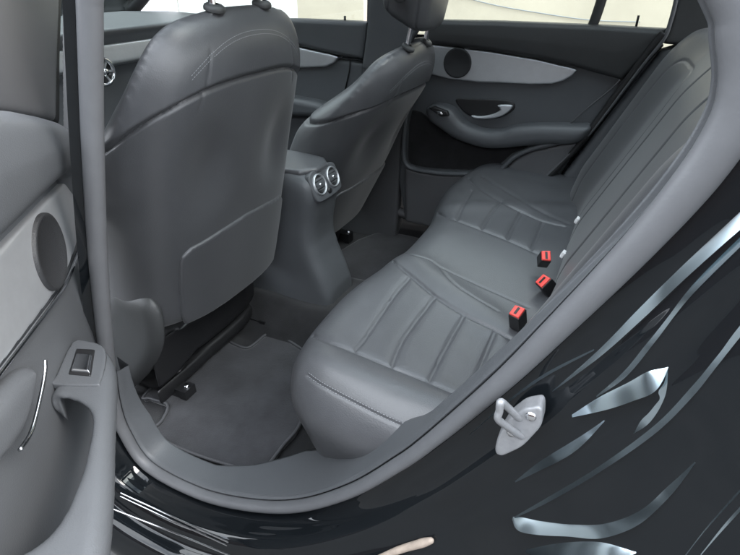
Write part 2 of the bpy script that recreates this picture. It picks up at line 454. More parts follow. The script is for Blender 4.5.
hitp = [np.array(B2.ray_cast(Vector(CAM), Vector(ray(u, v)).normalized())[0]) for u, v in ((372, 560), (400, 549), (420, 543), (434, 539))]
V, F = tube(catmull([q_+np.array((0, -.004, .003)) for q_ in hitp], 6), np.interp(np.linspace(0, 1, 19), [0, .3, .75, .95, 1], [.004, .0065, .0075, .005, .002]), 10); wc_ = mesh('sliver', V, F, BEIGE); tag(wc_, 'small pale beige sliver lying against the black sill at the bottom', 'sliver')  # small pale beige tapered sliver at the sill
# bright strips on the sill
for pts, y, r, mt in (([(110, 487), (119, 492), (180, 520), (250, 552), (280, 567)], .012, .0022, CHROME), ([(112, 490), (119, 495.5), (180, 524), (250, 556), (280, 571)], .008, .0018, CHROME), ([(105, 505), (118, 511), (180, 535), (236, 558), (260, 568)], -.03, .002, CHROME)):
    L = catmull([at(u, v, Y=y) for u, v in pts], 6); V, F = tube(L, r, 8); mesh('sill_strip', V, F, mt, car)

# ------------------------------------------------------------------ rear seat
rear = empty('rear_seat', (.3, .945, .4), car)
hal = [(.60, .165), (.34, .158), (.20, .170), (.125, .195), (.075, .245), (.048, .32), (.036, .42), (.034, .52), (.046, .62), (.068, .72), (.082, .82), (.085, .945)]
PLAN = catmull(np.array(hal+[(x, 1.89-y) for x, y in hal[::-1][1:]]), 6)
def cush_top(X, Y):
    y = np.minimum(Y, 1.89-Y)
    t = .700-.055*(X-.20)-.35*np.maximum(X-.42, 0)**2
    inner = .69-.62*np.clip(X-.14, 0, .4)
    t = t+.010*np.exp(-((y-inner-.05)/.05)**2)+.014*np.exp(-((y-.235)/.05)**2)
    t = t-.006*np.exp(-((y-.46)/.11)**2)
    return t
def cushion(X, Y, Z):
    d2 = polysdf(PLAN, X, Y); d2 = d2+.035*smooth01(.60-Z, 0, .2)-.010*np.exp(-((Z-.60)/.06)**2)
    return smax(smax(d2, Z-cush_top(X, Y), .10), .43-Z, .05)*.8
V, F = sdf(cushion, (-.02, .10, .40), (.62, 1.79, .76), .0085, it=3)
V, F = subdiv(V, F, 1)
B0 = bvh(V, F); Nn = vnormals(V, F)
seams = [
 [(290, 352), (296, 343), (303, 337.6), (312, 335), (334, 343), (352, 350), (391, 366), (428.6, 381), (466.5, 397), (480, 402)],
 [(372, 262), (378.6, 257), (392, 260.5), (409.5, 274), (435, 295), (464, 313.6), (495, 329), (512, 339)],
 [(354.6, 349.5), (365, 337.5), (392, 298), (409.5, 277)], [(392, 365), (404, 337.5), (435, 296)], [(429, 381), (445, 348), (464, 314)], [(466.5, 397), (478.6, 370), (495, 331)],
 [(413, 214), (420, 212), (431, 211), (455.4, 219.5), (481, 229), (508, 239.7), (532.4, 250.5), (540, 254)],
 [(469, 178), (481, 188.4), (500, 200.5), (521.6, 211.4), (543, 220.8), (565, 226)],
 [(457, 219), (463, 206), (472, 190)], [(481, 229), (490, 214), (501, 200.5)], [(507, 239), (513, 226), (521, 212)], [(531, 250), (537, 236), (543, 222)],
 [(400, 252), (427, 258.6), (440.5, 267), (467.6, 280), (500, 294.5), (528, 307)], [(440, 267), (448, 277), (459, 287), (478, 299), (498, 311)],
 [(307, 375.4), (320.5, 385), (350, 401), (388, 420), (426, 436)],
 [(484, 177), (508, 192), (540.5, 211), (567, 223)]]
LS = [pix_on(B0, s, 10) for s in seams]
dep = np.zeros(len(V)); puff = np.full(len(V), 1.)
for i, L in enumerate(LS):
    d = segdist(V, L)
    w, h = (.0034, .0060) if i < 12 else (.0028, .0030)
    if i == 15: w, h = .010, .003
    dep = np.maximum(dep, h*np.exp(-(d/w)**2))
    if i < 12: puff = np.minimum(puff, smooth01(d, 0, .022))
V = V-Nn*dep[:, None]+Nn*((puff-1)*.0022)[:, None]
mesh('cushion', V, F, LEATHER, rear)
B1 = bvh(V, F)
for i in (14,):
    for off in (0, 1):
        L = pix_on(B1, [(u+1.2*off*1.5, v-2.6*off) for u, v in seams[i]], 12); sv, sf = stitches(L); mesh('stitching', sv, sf, THREAD, rear)
# backrest
th = R(24); BR = Frame((.497, 0, .655), (0, 1, 0), (math.sin(th), 0, math.cos(th)), (-math.cos(th), 0, math.sin(th)))
def br_top(A, B):
    a = np.minimum(A, 1.89-A)
    return .052*(1-smooth01(a, .36, .60))-.03*smooth01(B, .50, .70)-.02*(1-smooth01(B, -.02, .12))
BRP = catmull(np.array([(.325, -.06), (.325, .2), (.325, .5), (.335, .60), (.38, .655), (.60, .675), (.945, .68), (1.29, .675), (1.51, .655), (1.595, .60), (1.605, .5), (1.605, .2), (1.605, -.06), (.945, -.06)]), 6, True)
def backr(A, B, C): return smax(polysdf(BRP, A, B), np.maximum(C-br_top(A, B), -.14-C), .05)*.85
V, F = sdf(backr, (.29, -.09, -.16), (1.64, .72, .10), .009, BR, it=3)
V, F = subdiv(V, F, 1); B0 = bvh(V, F); Nn = vnormals(V, F); LC = BR.l(V); dep = np.zeros(len(V))
def locline(pts): return BR.w(np.array([(a, b, br_top(np.array(a), np.array(b))) for a, b in catmull(pts, 14)]))
for L, w, h in ((locline([(.80, 0), (.80, .3), (.81, .64)]), .006, .012), (locline([(1.09, 0), (1.09, .3), (1.08, .64)]), .006, .012),
                
                (locline([(1.20, .02), (1.19, .25), (1.21, .52), (1.33, .56), (1.43, .52), (1.45, .25), (1.44, .02)]), .004, .003),
                ):
    d = segdist(V, L); dep = np.maximum(dep, h*np.exp(-(d/w)**2))
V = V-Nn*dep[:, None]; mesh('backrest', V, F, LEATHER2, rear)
for y0, y1 in ((.105, .316), (1.614, 1.73)):
    P = [(y0, -.10), (y0, .58), ((y0+y1)/2, .64), (y1, .60), (y1, -.10)]
    def bol(A, B, C, P=P): return smax(polysdf(P, A, B), np.maximum(C-(.030+.012*smooth01(B, .0, .2)-.03*smooth01(B, .45, .64)-.25*np.maximum(.2-np.minimum(A, 1.89-A), 0)), -.12-C), .035)*.85
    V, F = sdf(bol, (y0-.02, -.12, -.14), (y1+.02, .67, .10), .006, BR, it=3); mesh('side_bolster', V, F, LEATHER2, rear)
# rear head restraints kept low on the backrest top
for yc in (.57, .945, 1.32):
    P = catmull(np.array([(yc-.12, .665), (yc-.13, .72), (yc-.10, .765), (yc, .775), (yc+.10, .765), (yc+.13, .72), (yc+.12, .665), (yc, .66)]), 5, True)
    def hr(A, B, C, P=P): return smax(polysdf(P, A, B), np.abs(C+.075)-.05, .05)*.85
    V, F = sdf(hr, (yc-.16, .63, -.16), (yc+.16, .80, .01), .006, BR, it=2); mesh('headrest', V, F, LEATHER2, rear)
# belt buckles
def buckle(c, fwd, tilt, w=.026, l=.05):
    ex = unit(fwd); ez = unit(np.array([tilt[0], tilt[1], 1.])); ez = unit(ez-ex*(ez@ex)); ey = np.cross(ez, ex)
    f = Frame(c, ex, ey, ez)
    P = np.array([(-w*.5, -w*.55), (w*.5, -w*.62), (w*.5, w*.62), (-w*.5, w*.55)])
    V, F = slab(P, f, -l, 0, .004, .0016); o = mesh('belt_buckle', V, F, BLACKP, car)
    V, F = slab(P*.86, f, -.006, .0045, .0025, .0012)
    b = mesh('release_button', V, F, REDP, o)
    V, F = box((-.003, -.010, .0042), (.003, .010, .0052), f); mesh('buckle_slot', V, F, BLACKP, o)
    return o
buckle(at(517, 312, Z=.742), (.5, -.15, .0), (.45, -.55), .028, .05)
buckle(at(543, 281, Z=.722), (.6, -.55, 0), (-.75, -.55), .030, .045)
buckle(at(546, 256, Z=.745), (.8, .3, 0), (.5, -.7), .027, .045)
# seat belt strap stowed at the far bolster
L = catmull([at(594, 172, X=.50), at(588, 183, X=.485), at(583, 196, X=.475), at(579, 207, X=.47)], 6)
V, F = tube(L, .012, 8); mesh('seat_belt', V, F, BLACKP, car)
for u, v, zz in ((577, 220, .735), (563, 254, .74)):
    p = at(u, v, plane=(BR.w((0, 0, .03)), BR.M[2])); f = Frame(p, BR.M[0], BR.M[1], BR.M[2])
    V, F = slab([(-.009, -.008), (.009, -.008), (.009, .008), (-.009, .008)], f, -.004, .004, .001, .0012); mesh('anchor_tag', V, F, TAGM, rear)

# ------------------------------------------------------------------ front seats
def seat_xb(y, h): return -.045*np.abs(y/.26)**3-.024*np.exp(-((np.abs(y)-.14)/.07)**2-((h-.50)/.10)**2)-.02*smooth01(h, .66, .82)
SW = catmull(np.array([(-.225, .035), (-.245, .07), (-.252, .3), (-.258, .5), (-.254, .64), (-.236, .735), (-.18, .803), (-.08, .826), (0, .83), (.08, .826), (.18, .803), (.236, .735), (.254, .64), (.258, .5), (.252, .3), (.245, .07), (.225, .035), (0, .03)]), 6, True)*np.array((1.19, 1))
def seat_back(A, B, C):       # A lateral, B up, C backwards
    d2 = polysdf(SW, A, B); a = np.abs(A)
    xb = seat_xb(A, B)
    xf = -.125+.01*smooth01(B, .6, .8)-.12*smooth01(a, .13, .23)*(1-smooth01(B, .42, .74))
    return smax(d2, np.maximum(C-xb, xf-C), .085)*.8
Vs, Fs = sdf(seat_back, (-.345, -.02, -.30), (.345, .86, .03), .008, it=3)
Vs, Fs = subdiv(Vs, Fs, 1)
Ns = vnormals(Vs, Fs)
def seam_f(V):
    y, h, x = V[:, 0], V[:, 1], V[:, 2]
    hs = .703-.065*np.abs(y/.28)**3-1.0*.03*np.logaddexp(0, (-.075-x)/.03)
    return h-hs
f_ = seam_f(Vs); _k = np.abs(f_) < .0022; Vs[_k, 1] -= f_[_k]; f_ = seam_f(Vs)
back_side = Vs[:, 2] > -.20
dis = .0045*smooth01(f_, 0, .012)-.0075*np.exp(-(f_/.005)**2)
for k in (-1, 1):      # shoulder seams
    L = np.array([(k*.135*(1-.0*t)+k*.045*t, .80-.15*t, seat_xb(np.array(.15), np.array(.7))-.012) for t in np.linspace(0, 1, 14)])
    L = np.array([(l[0], l[1], float(seat_xb(np.array(l[0]), np.array(l[1])))) for l in L])
    dis = dis-.0022*np.exp(-(segdist(Vs, L)/.0035)**2)
Vs2 = Vs+Ns*dis[:, None]
fc = f_[Fs].mean(1); up_m = fc > 0
def submesh(V, F, mask):
    G = F[mask]; u, inv = np.unique(G, return_inverse=True); return V[u], inv.reshape(G.shape)
COVER = submesh(Vs2, Fs, up_m); PANEL = submesh(Vs2, Fs, ~up_m)
CPOL = catmull(np.array([(-.235, -.10), (-.255, .10), (-.255, .40), (-.22, .50), (0, .515), (.22, .50), (.255, .40), (.255, .10), (.235, -.10)]), 5, True)
HRP = catmull(np.array([(-.105, .885), (-.128, .93), (-.135, 1.0), (-.12, 1.065), (-.07, 1.09), (0, 1.095), (.07, 1.09), (.12, 1.065), (.135, 1.0), (.128, .93), (.105, .885), (0, .878)]), 5, True)
def head(A, B, C): return smax(polysdf(HRP, A, B), np.abs(C+.085-.012*(1-(A/.13)**2))-.083, .055)*.85
VH, FH = sdf(head, (-.16, .85, -.21), (.16, 1.12, .05), .006, it=3)
VH, FH = subdiv(VH, FH, 1); NH = vnormals(VH, FH)
LH = np.array([(k, b, c) for k, b, c in []]) if False else None
dh = np.maximum(np.exp(-((VH[:, 2]+.125)/.0035)**2), np.exp(-((VH[:, 2]+.022)/.0035)**2))*.004
VH = VH-NH*dh[:, None]; VH[:, 2] -= .03+.30*(VH[:, 1]-.85)
def front_seat(yc, pivot, lean, pos):
    s = empty('front_seat', (pivot[0], yc, pivot[1]-.1), car)
    t = R(lean); f = Frame((pivot[0], yc, pivot[1]), (0, 1, 0), (math.sin(t), 0, math.cos(t)), (math.cos(t), 0, -math.sin(t)))
    fl = lambda F: F if np.linalg.det(f.M) > 0 else F[:, ::-1]
    mesh('backrest', f.w(COVER[0]), fl(COVER[1]), LEATHER, s)
    mesh('back_panel', f.w(PANEL[0]), fl(PANEL[1]), LEATHER2, s)
    # map pocket plate
    P = np.array([(-.205, .06), (-.218, .10), (-.226, .22), (-.222, .285), (-.195, .305), (-.1, .322), (.0, .33), (.1, .322), (.195, .305), (.218, .285), (.226, .22), (.218, .10), (.205, .06)])
    V, F = slab(P, f, -.03, .0075, .006, .004, 0, warp=lambda A, B: seat_xb(A, B))
    mesh('map_pocket', V, F, LEATHER2, s)
    mesh('headrest', f.w(VH), fl(FH), LEATHER, s)
    hf = Frame(f.w((.0, 1.0, .0)), f.M[0], f.M[1], f.M[2])
    V, F = lathe([(0, .008), (.014, .008), (.019, .006), (.021, -.02)], Frame(f.w((-.136, .955, -.145)), f.M[1], f.M[2], -f.M[0]), 28); b = mesh('headrest_button', V, F, DARKTRIM, s)
    for k in (-1, 1):
        p0, p1 = f.w((k*.084, .80, -.062)), f.w((k*.084, .93, -.10))
        V, F = tube(np.linspace(p0, p1, 6), .0075, 16); mesh('headrest_post', V, F, CHROME, s)
        V, F = lathe([(.008, .008), (.016, .007), (.021, .004), (.023, -.001), (.022, -.006)], Frame(f.w((k*.084, .829, -.066)), f.M[0], -f.M[2], f.M[1]), 24); mesh('post_collar', V, F, DARKTRIM, s)
        # stitched seam over the shoulder
    Lp = []
    for y in np.linspace(-.2, .2, 40):
        Lp.append((y, .79-.07*abs(y/.2)**2.4))
    Bs = bvh(f.w(Vs2), Fs)
    for dv in (0, .008):
        pts = []
        for y, h in Lp:
            o = f.w((y, h-dv, .2)); hh = Bs.ray_cast(Vector(o), Vector(-f.M[2]))
            if hh[0] is not None: pts.append(np.array(hh[0]))
        if len(pts) > 3:
            V, F = stitches(np.array(pts)); mesh('stitching', V, F, THREAD, s)
    # seat cushion and rails
    fc2 = Frame((pivot[0]-.20, yc, 0), (0, 1, 0), (-1, 0, 0), (0, 0, 1))
    V, F = slab(CPOL*np.array((.90, 1)), fc2, pivot[1]-.14, pivot[1]+.02, .05, .012, 0); mesh('seat_cushion', V, F, BLACKP, s)  # cushion black, the shade below the backrest put into its colour
    V, F = slab(CPOL*.9, fc2, min(.36, pivot[1]-.2), pivot[1]-.145, .02, .012, 0); mesh('seat_base', V, F, BLACKP, s)
    for k in (-1, 1):
        V, F = box((k*.20-.02, -.13, .275), (k*.20+.02, .40, .315), fc2); r = mesh('seat_rail', V, F, BLACKP, s)
        V, F = box((k*.20-.022, -.155, .272), (k*.20+.022, -.131, .318), fc2); mesh('rail_cap', V, F, BLACKP, s)
        V, F = lathe([(0, .009), (.008, .009), (.009, 0)], Frame(fc2.w((k*.20, -.143, .318)), (1, 0, 0), (0, 1, 0), (0, 0, 1)), 6); mesh('rail_bolt', V, F, CHROME, s)
    return s, f
drv, fd = front_seat(.575, (-.345, .50), 13, 0)
pas, fp = front_seat(1.335, (-.405, .405), 27, 1)
# recliner cover on the driver's seat
P = [at(u, v, Y=.27)[[0, 2]] for u, v in [(100, 300), (122, 296), (143, 304), (154, 322), (157, 348), (152, 366), (140, 384), (122, 398), (96, 400)]]
V, F = slab(P, Frame((0, .33, 0), (1, 0, 0), (0, 0, 1), (0, -1, 0)), .005, .055, .045, .005, 4, it=3); mesh('recliner_cover', V, F, DARKTRIM, drv)

# ------------------------------------------------------------------ centre console
con = empty('center_console', (-.5, .945, .3), car)
CP = catmull(np.array([(-.22, .30), (-.245, .60), (-.235, .70), (-.225, .765), (-.24, .82), (-.30, .842), (-.40, .846), (-.9, .84), (-1.0, .75), (-1.0, .30)]), 5, True)
def console(X, Y, Z):
    w = .095+.010*smooth01(Z, .66, .80)
    return smax(polysdf(CP, X, Z), np.abs(Y-.945)-w, .05)*.85
V, F = sdf(lambda X, Y, Z: console(X, Y, Z), (-1.03, .83, .28), (-.19, 1.06, .89), .008, it=3); mesh('console_body', V, F, SOFT, con)
V, F = slab(catmull(np.array([(-.28, .865), (-.28, 1.025), (-.62, 1.025), (-.62, .865)]), 3, True), Frame((0, 0, .838), (1, 0, 0), (0, 1, 0), (0, 0, 1)), -.01, .012, .010, .005); mesh('console_lid', V, F, LEATHER, con)
nf = unit((.93, 0, .36)); VF = Frame((-.238, .945, .795), (0, 1, 0), unit((-.36, 0, .93)), nf)
V, F = slab(catmull(np.array([(-.082, -.035), (-.085, .02), (-.07, .046), (0, .052), (.07, .046), (.085, .02), (.082, -.035), (.05, -.05), (-.05, -.05)]), 4, True), VF, -.03, .006, .004, .0025); mesh('vent_bezel', V, F, SOFT, con)
for k in (-1, 1):
    f = Frame(VF.w((k*.042, .003, .006)), *VF.M)
    V, F = lathe([(.029, -.004), (.030, .005), (.032, .007), (.034, .004), (.035, -.003)], f, 40); v = mesh('air_vent', V, F, SILVER, con)
    V, F = lathe([(0, .0005), (.029, .0005), (.030, -.006)], f, 32); mesh('vent_disc', V, F, BLACKRUB, con)
    for b in (-.012, 0, .012):
        l = math.sqrt(.0255**2-b*b); V, F = box((-l, b-.0016, -.001), (l, b+.0016, .003), f); mesh('vent_slat', V, F, BLACKP, con)
    V, F = lathe([(0, .008), (.004, .008), (.005, 0)], f, 14); mesh('vent_knob', V, F, CHROME, con)
f = Frame(VF.w((0, -.03, .006)), *VF.M); V, F = lathe([(0, .005), (.008, .005), (.0105, .002), (.011, -.003)], f, 20); mesh('vent_wheel', V, F, BLACKP, con)

# ------------------------------------------------------------------ floor
nx_, ny_ = 150, 150
X, Y = np.meshgrid(np.linspace(-1.3, .42, nx_), np.linspace(.09, 1.80, ny_), indexing='ij')
def floor_z(X, Y):
    y = np.abs(Y-.945); z = .262+.12*(1-smooth01(y, .12, .24))
    z = z+.06*smooth01(y, .72, .80)*1.0
    z = z+.24*smooth01(X+.06*smooth01(y, .5, .8), .10, .26)*(1-smooth01(y, .66, .74))
    return z+.004*np.sin(X*21+Y*9)*np.cos(Y*17-X*5)
Z = floor_z(X, Y); V = np.stack([X, Y, Z], -1).reshape(-1, 3)
F = np.array([(i*ny_+j, (i+1)*ny_+j, (i+1)*ny_+j+1, i*ny_+j+1) for i in range(nx_-1) for j in range(ny_-1)])
mesh('floor_carpet', V, F, CARPET, car)
# the loose mat
MP = [at(u, v, Z=.285)[:2] for u, v in [(205, 340), (221.6, 338), (235, 344), (246, 346.8), (254, 342.7), (265, 333.8), (273, 333), (292, 342), (312, 360), (312, 390), (300, 425), (284, 445), (258, 472), (230, 464), (181, 448), (153, 433), (163, 419), (167.5, 405), (151, 398), (147, 391)]]
MPc = catmull(np.array(MP), 6, True)
V, F = slab(MPc, Frame((0, 0, .277), (1, 0, 0), (0, 1, 0), (0, 0, 1)), -.012, .006, .004, .005, warp=lambda A, B: .003*np.sin(A*17+B*6)+.003*np.cos(B*14))
fm = mesh('floor_mat', V, F, MATM); tag(fm, 'charcoal carpet floor mat in the near rear footwell', 'floor mat')
L = np.array([(a, b, .2845+.003*math.sin(a*17+b*6)+.003*math.cos(b*14)) for a, b in MPc]); V, F = tube(L, .0045, 8, True); mesh('mat_binding', V, F, BIND, fm)
P2 = np.array([(-.42, 1.16), (-.38, 1.66), (-.02, 1.66), (.02, 1.40), (.0, 1.16)]); P2 = catmull(P2, 4, True)
V, F = slab(P2, Frame((0, 0, .277), (1, 0, 0), (0, 1, 0), (0, 0, 1)), -.012, .006, .004, .007); fm2 = mesh('floor_mat', V, F, MATM); tag(fm2, 'dark floor mat in the far rear footwell, deep in shadow', 'floor mat')

# ------------------------------------------------------------------ far doors
FY = 1.66
FD = Frame((0, FY, 0), (1, 0, 0), (0, 0, 1), (0, -1, 0))
def fq(pts, off=0): return [at(u, v, Y=FY-off)[[0, 2]] for u, v in pts]
rd = empty('rear_door', (.1, FY, .5), car)
def fpart(name, pts, c0, c1, r, mt, parent, sm=0, res=.005, **k):
    V, F = slab(fq(pts, c1), FD, c0, c1, r, res, sm, **k); return mesh(name, V, F, mt, parent)
fpart('door_panel', [(404, 40), (440, 35), (665, 45), (612, 100), (560, 175), (520, 205), (440, 230), (405, 222), (398, 180), (402, 120)], -.05, .0, .01, SOFT, rd, res=.008)
fpart('upper_trim', [(425, 20), (500, 21.5), (600, 25.5), (668, 29.5), (652, 52), (622, 80.5), (600, 74.5), (577, 68), (538, 59.5), (490, 51.5), (425, 43.5)], -.05, .022, .016, DARKTRIM, rd, crown=.012, cs=.05)
fpart('inlay', [(425, 44), (450, 47), (490, 52), (538, 60), (560, 65.5), (572, 68), (577.5, 70), (572, 76), (563, 81), (552, 84), (531, 84.5), (500, 83), (478, 82.5), (448, 79), (425, 73)], -.04, .014, .004, SILVER, rd, res=.0035)
sc_ = at(457.5, 63, Y=FY-.014); V, F = lathe([(0, .004), (.046, .004), (.050, .006), (.055, .004), (.056, -.01)], Frame(sc_, (1, 0, 0), (0, 0, 1), (0, -1, 0)), 40); mesh('speaker', V, F, GRILLE, rd)
hr_ = fpart('handle_recess', [(455, 99.5), (470, 98.5), (500, 99.5), (512, 101.5), (515, 108), (507, 115), (495, 119), (478, 118), (465, 113.5)], -.02, .004, .003, BLACKP, rd, 3, .003)
fpart('door_handle', [(471, 115.6), (480, 116.6), (492, 114.5), (500, 110), (497, 105.5), (510, 105), (512, 107.5), (507, 113), (498, 117.5), (485, 119.4), (474, 118.4)], .006, .024, .005, SILVER, rd, 3, .002)
fpart('armrest', [(424, 112), (428, 106.5), (437, 106), (450, 110), (462, 124), (481, 131.5), (500, 132), (513.5, 128), (540, 126), (572, 126.5), (590, 128), (584, 140), (570, 146), (545, 146), (520, 148), (500, 150), (480, 149), (455, 141), (440, 131), (428, 122)], -.02, .075, .03, SOFT, rd, 3, .005, it=3)
fpart('window_switch', [(428.5, 108.5), (433, 106.8), (447, 111.5), (449, 116), (441, 117)], .05, .082, .004, BLACKP, rd, 0, .0025)
fpart('switch_key', [(436, 111.5), (441, 112), (443, 115.2), (438, 115)], .06, .088, .003, CHROME, rd, 0, .0015)
# pocket with its rim
RIM = [(408, 107), (405, 125), (403.5, 150), (405.5, 163), (414, 169), (439, 173), (470, 174), (485, 173), (500, 170), (513, 158), (530, 149.5), (560, 142), (585, 136)]
V, F = tube(catmull([at(u, v, Y=FY-.045) for u, v in RIM], 8), .010, 10); mesh('pocket_rim', V, F, SOFT, rd)
fpart('pocket', [(412, 110), (408, 140), (408, 160), (416, 166), (439, 169), (481, 170), (498, 166), (512, 154), (530, 146), (500, 146), (478, 145), (455, 138), (432, 120)], -.03, .004, .003, CARPET, rd, 2, .004)
fpart('lower_trim', [(404, 165), (415, 171), (440, 175), (485, 175), (502, 172), (515, 160), (532, 151), (565, 144), (580, 142), (548, 180), (520, 205), (440, 230), (405, 222)], -.03, .04, .012, PILLAR, rd, 0, .006)
V, F = tube(catmull([at(u, v, Y=FY-.02) for u, v in [(620, 80), (610, 90), (590, 106), (566, 127)]], 6), .003, 8); mesh('edge_strip', V, F, PILLAR, rd)
V, F = tube(catmull([at(u, v, Y=FY-.03) for u, v in [(664, 33), (650, 50), (620, 90), (583, 140), (560, 165), (535, 190)]], 6), .013, 10); mesh('window_seal', V, F, BLACKRUB, rd)
for u in (636, ):
    p = at(u, 27, Y=FY+.03); V, F = tube([p-(0, 0, .02), p+(0, 0, .012), p+(0, 0, .035)], .004, 10); mesh('lock_pin', V, F, BLACKP, rd)
V, F = tube(catmull([at(u, v, Y=FY+.02) for u, v in [(585, 40), (594, 22), (603, -5), (610, -30)]], 5), .017, 8); mesh('window_divider', V, F, DARKTRIM, rd)
wz = at(500, 21, Y=FY+.04)[2]
V, F = box((-.34, FY+.045, wz-.06), (.72, FY+.049, 1.56)); mesh('window', V, F, GLASS, rd)
# C pillar
fpart('rear_pillar', [(661, 44), (669, 26), (676, 0), (684, -60), (820, -60), (820, 40), (740, 30), (719, 31), (702, 38), (682, 46)], -.10, .03, .012, DARKTRIM, car, 0, .008)
V, F = tube(catmull([at(u, v, Y=FY-.035) for u, v in [(682, -40), (677, -5), (671, 20), (663, 40), (640, 68), (589, 134), (560, 163), (520, 200)]], 6), .007, 10); mesh('pillar_seal', V, F, RUBBER, car)
V, F = slab(fq([(661, 50), (720, 32), (740, 60), (700, 100), (600, 235), (560, 240), (540, 205), (589, 142)], .02), FD, -.05, .02, .02, .008); mesh('wheel_housing_trim', V, F, SOFT, car)
# far front door
fdn = empty('front_door', (-.9, FY, .5), car)
fpart('door_panel', [(150, 40), (365, 62), (362, 110), (340, 160), (150, 160)], -.05, .0, .01, SOFT, fdn, res=.012)
fpart('upper_trim', [(180, 17), (300, 19), (367, 22), (362, 60), (338, 56), (300, 47), (180, 30)], -.05, .02, .015, SOFT, fdn, res=.007)
fpart('inlay', [(240, 38), (300, 48), (330, 54.5), (338, 57), (334, 63), (325, 67), (300, 68), (240, 66)], -.04, .014, .004, SILVER, fdn, res=.004)
fpart('armrest', [(240, 92), (300, 100), (318, 104), (330, 110), (320, 118), (240, 112)], -.02, .07, .025, SOFT, fdn, 2, .006)
V, F = tube([at(350, 61, Y=FY-.003), at(349, 72, Y=FY-.003), at(343, 100, Y=FY-.003)], .003, 6); mesh('panel_seam', V, F, BLACKRUB, fdn)
p = at(345, 24, Y=FY+.01); V, F = tube([p-(0, 0, .02), p+(0, 0, .005), p+(0, 0, .03)], .005, 10); mesh('lock_pin', V, F, BLACKP, fdn)
V, F = box((-1.45, FY+.045, wz-.09), (-.47, FY+.049, 1.56)); mesh('window', V, F, GLASS, fdn)
fpart('center_pillar', [(367, -60), (386, -60), (386, 0), (400, 60), (418, 100), (402, 140), (395, 240), (340, 240), (352, 110), (361, 66), (365, 40)], -.10, -.002, .015, PILLAR, car, 0, .008)
fpart('pillar_cover', [(371, -60), (440, -60), (425, 20), (400, 60), (372, 75), (361, 68), (366, 30)], -.01, .02, .012, SOFT, car, 0, .008)
# far door opening rim low at the floor
V, F = tube(catmull([at(u, v, Y=1.70) for u, v in [(383, 130), (377, 160), (379, 188), (388, 204), (402, 213), (418, 218), (450, 228)]], 6), .022, 12); mesh('door_seal', V, F, PILLAR, car)

# ------------------------------------------------------------------ dashboard, windscreen, roof
dsh = empty('dashboard', (-1.3, .945, .8), car)
DP = [at(120, 11, X=-1.75)[[0, 2]], at(120, 15, X=-1.45)[[0, 2]], at(120, 27, X=-1.12)[[0, 2]], at(120, 30, X=-1.10)[[0, 2]], at(120, 43, X=-1.13)[[0, 2]], (-1.13, .8), (-1.25, .55), (-1.8, .55)]
V, F = slab(DP, Frame((0, .945, 0), (1, 0, 0), (0, 0, 1), (0, -1, 0)), -.72, .72, .02, (.012)); mesh('dash_top', V, F, SOFT, dsh)
DP = [at(120, 43.5, X=-1.10)[[0, 2]], at(120, 63, X=-1.09)[[0, 2]], at(120, 66, X=-1.16)[[0, 2]], at(120, 42, X=-1.16)[[0, 2]]]
V, F = slab(DP, Frame((0, .945, 0), (1, 0, 0), (0, 0, 1), (0, -1, 0)), -.70, .70, .008, (.006, .006, .012)); mesh('dash_inlay', V, F, SILVER, dsh)
dv = at(103, 72, X=-1.06); f = Frame(dv, (0, 1, 0), (0, 0, 1), (1, 0, 0))
V, F = lathe([(.034, -.01), (.036, .008), (.042, .012), (.047, .008), (.048, -.05)], f, 36); v = mesh('air_vent', V, F, CHROME, dsh)
V, F = lathe([(0, 0), (.034, 0), (.036, -.02)], f, 28); mesh('vent_disc', V, F, BLACKP, dsh)
V, F = lathe([(0, .018), (.010, .018), (.013, .012), (.014, 0)], f, 20); mesh('vent_knob', V, F, CHROME, dsh)
for a in range(6):
    c, s_ = math.cos(a*math.pi/3), math.sin(a*math.pi/3)
    f2 = Frame(dv, (0, c, s_), (0, -s_, c), (1, 0, 0)); V, F = box((.012, -.003, .001), (.034, .003, .006), f2); mesh('vent_slat', V, F, SILVER, dsh)
# windscreen
zt = at(120, 11, X=-1.75)[2]
V = np.array([(-1.76, .22, zt-.01), (-1.76, 1.67, zt-.01), (-.95, 1.60, 1.585), (-.95, .29, 1.585)]); mesh('windscreen', np.concatenate([V, V+(-.004, 0, .004)]), [(0, 1, 2, 3), (7, 6, 5, 4), (0, 4, 5, 1), (1, 5, 6, 2), (2, 6, 7, 3), (3, 7, 4, 0)], GLASS, car, smooth=False)
V, F = tube([(-1.75, .2, zt-.004), (-1.75, 1.69, zt-.004)], .016, 8); mesh('windscreen_seal', V, F, BLACKRUB, car)
for y0, y1 in ((1.69, 1.60), (.20, .29)):
    V, F = tube(catmull([(-1.9, y0+.02*(1 if y0 > 1 else -1), zt-.06), (-1.72, y0, zt+.03), (-1.35, y0*.5+y1*.5, 1.45), (-.95, y1, 1.60)], 6), .045, 12); mesh('front_pillar', V, F, PILLAR, car)
# roof with its liner
RP = catmull(np.array([(-.98, .30), (-.2, .20), (.6, .20), (1.5, .26), (1.55, .945), (1.5, 1.63), (.6, 1.69), (-.2, 1.69), (-.98, 1.59), (-1.0, .945)]), 5, True)
HOLE = catmull(np.array([(-.75, .38), (-.2, .34), (.6, .34), (1.1, .38), (1.12, .945), (1.1, 1.51), (.6, 1.55), (-.2, 1.55), (-.75, 1.51), (-.77, .945)]), 5, True)
def roof_fn(A, B, C):
    up = .05*(1-np.exp(np.minimum(polysdf(RP, A, B), 0)/.3)); return smax(np.maximum(polysdf(RP, A, B), np.abs(C-up-1.585)-.025), -polysdf(HOLE, A, B), .02)
V, F = sdf(roof_fn, (-1.05, .15, 1.54), (1.6, 1.75, 1.69), .02); mesh('roof', V, F, PAINT, car)
V, F = slab(HOLE, Frame((0, 0, 1.615), (1, 0, 0), (0, 1, 0), (0, 0, 1)), -.004, .006, .003, (.02, .02, .004)); mesh('glass_roof', V, F, GLASST, car)
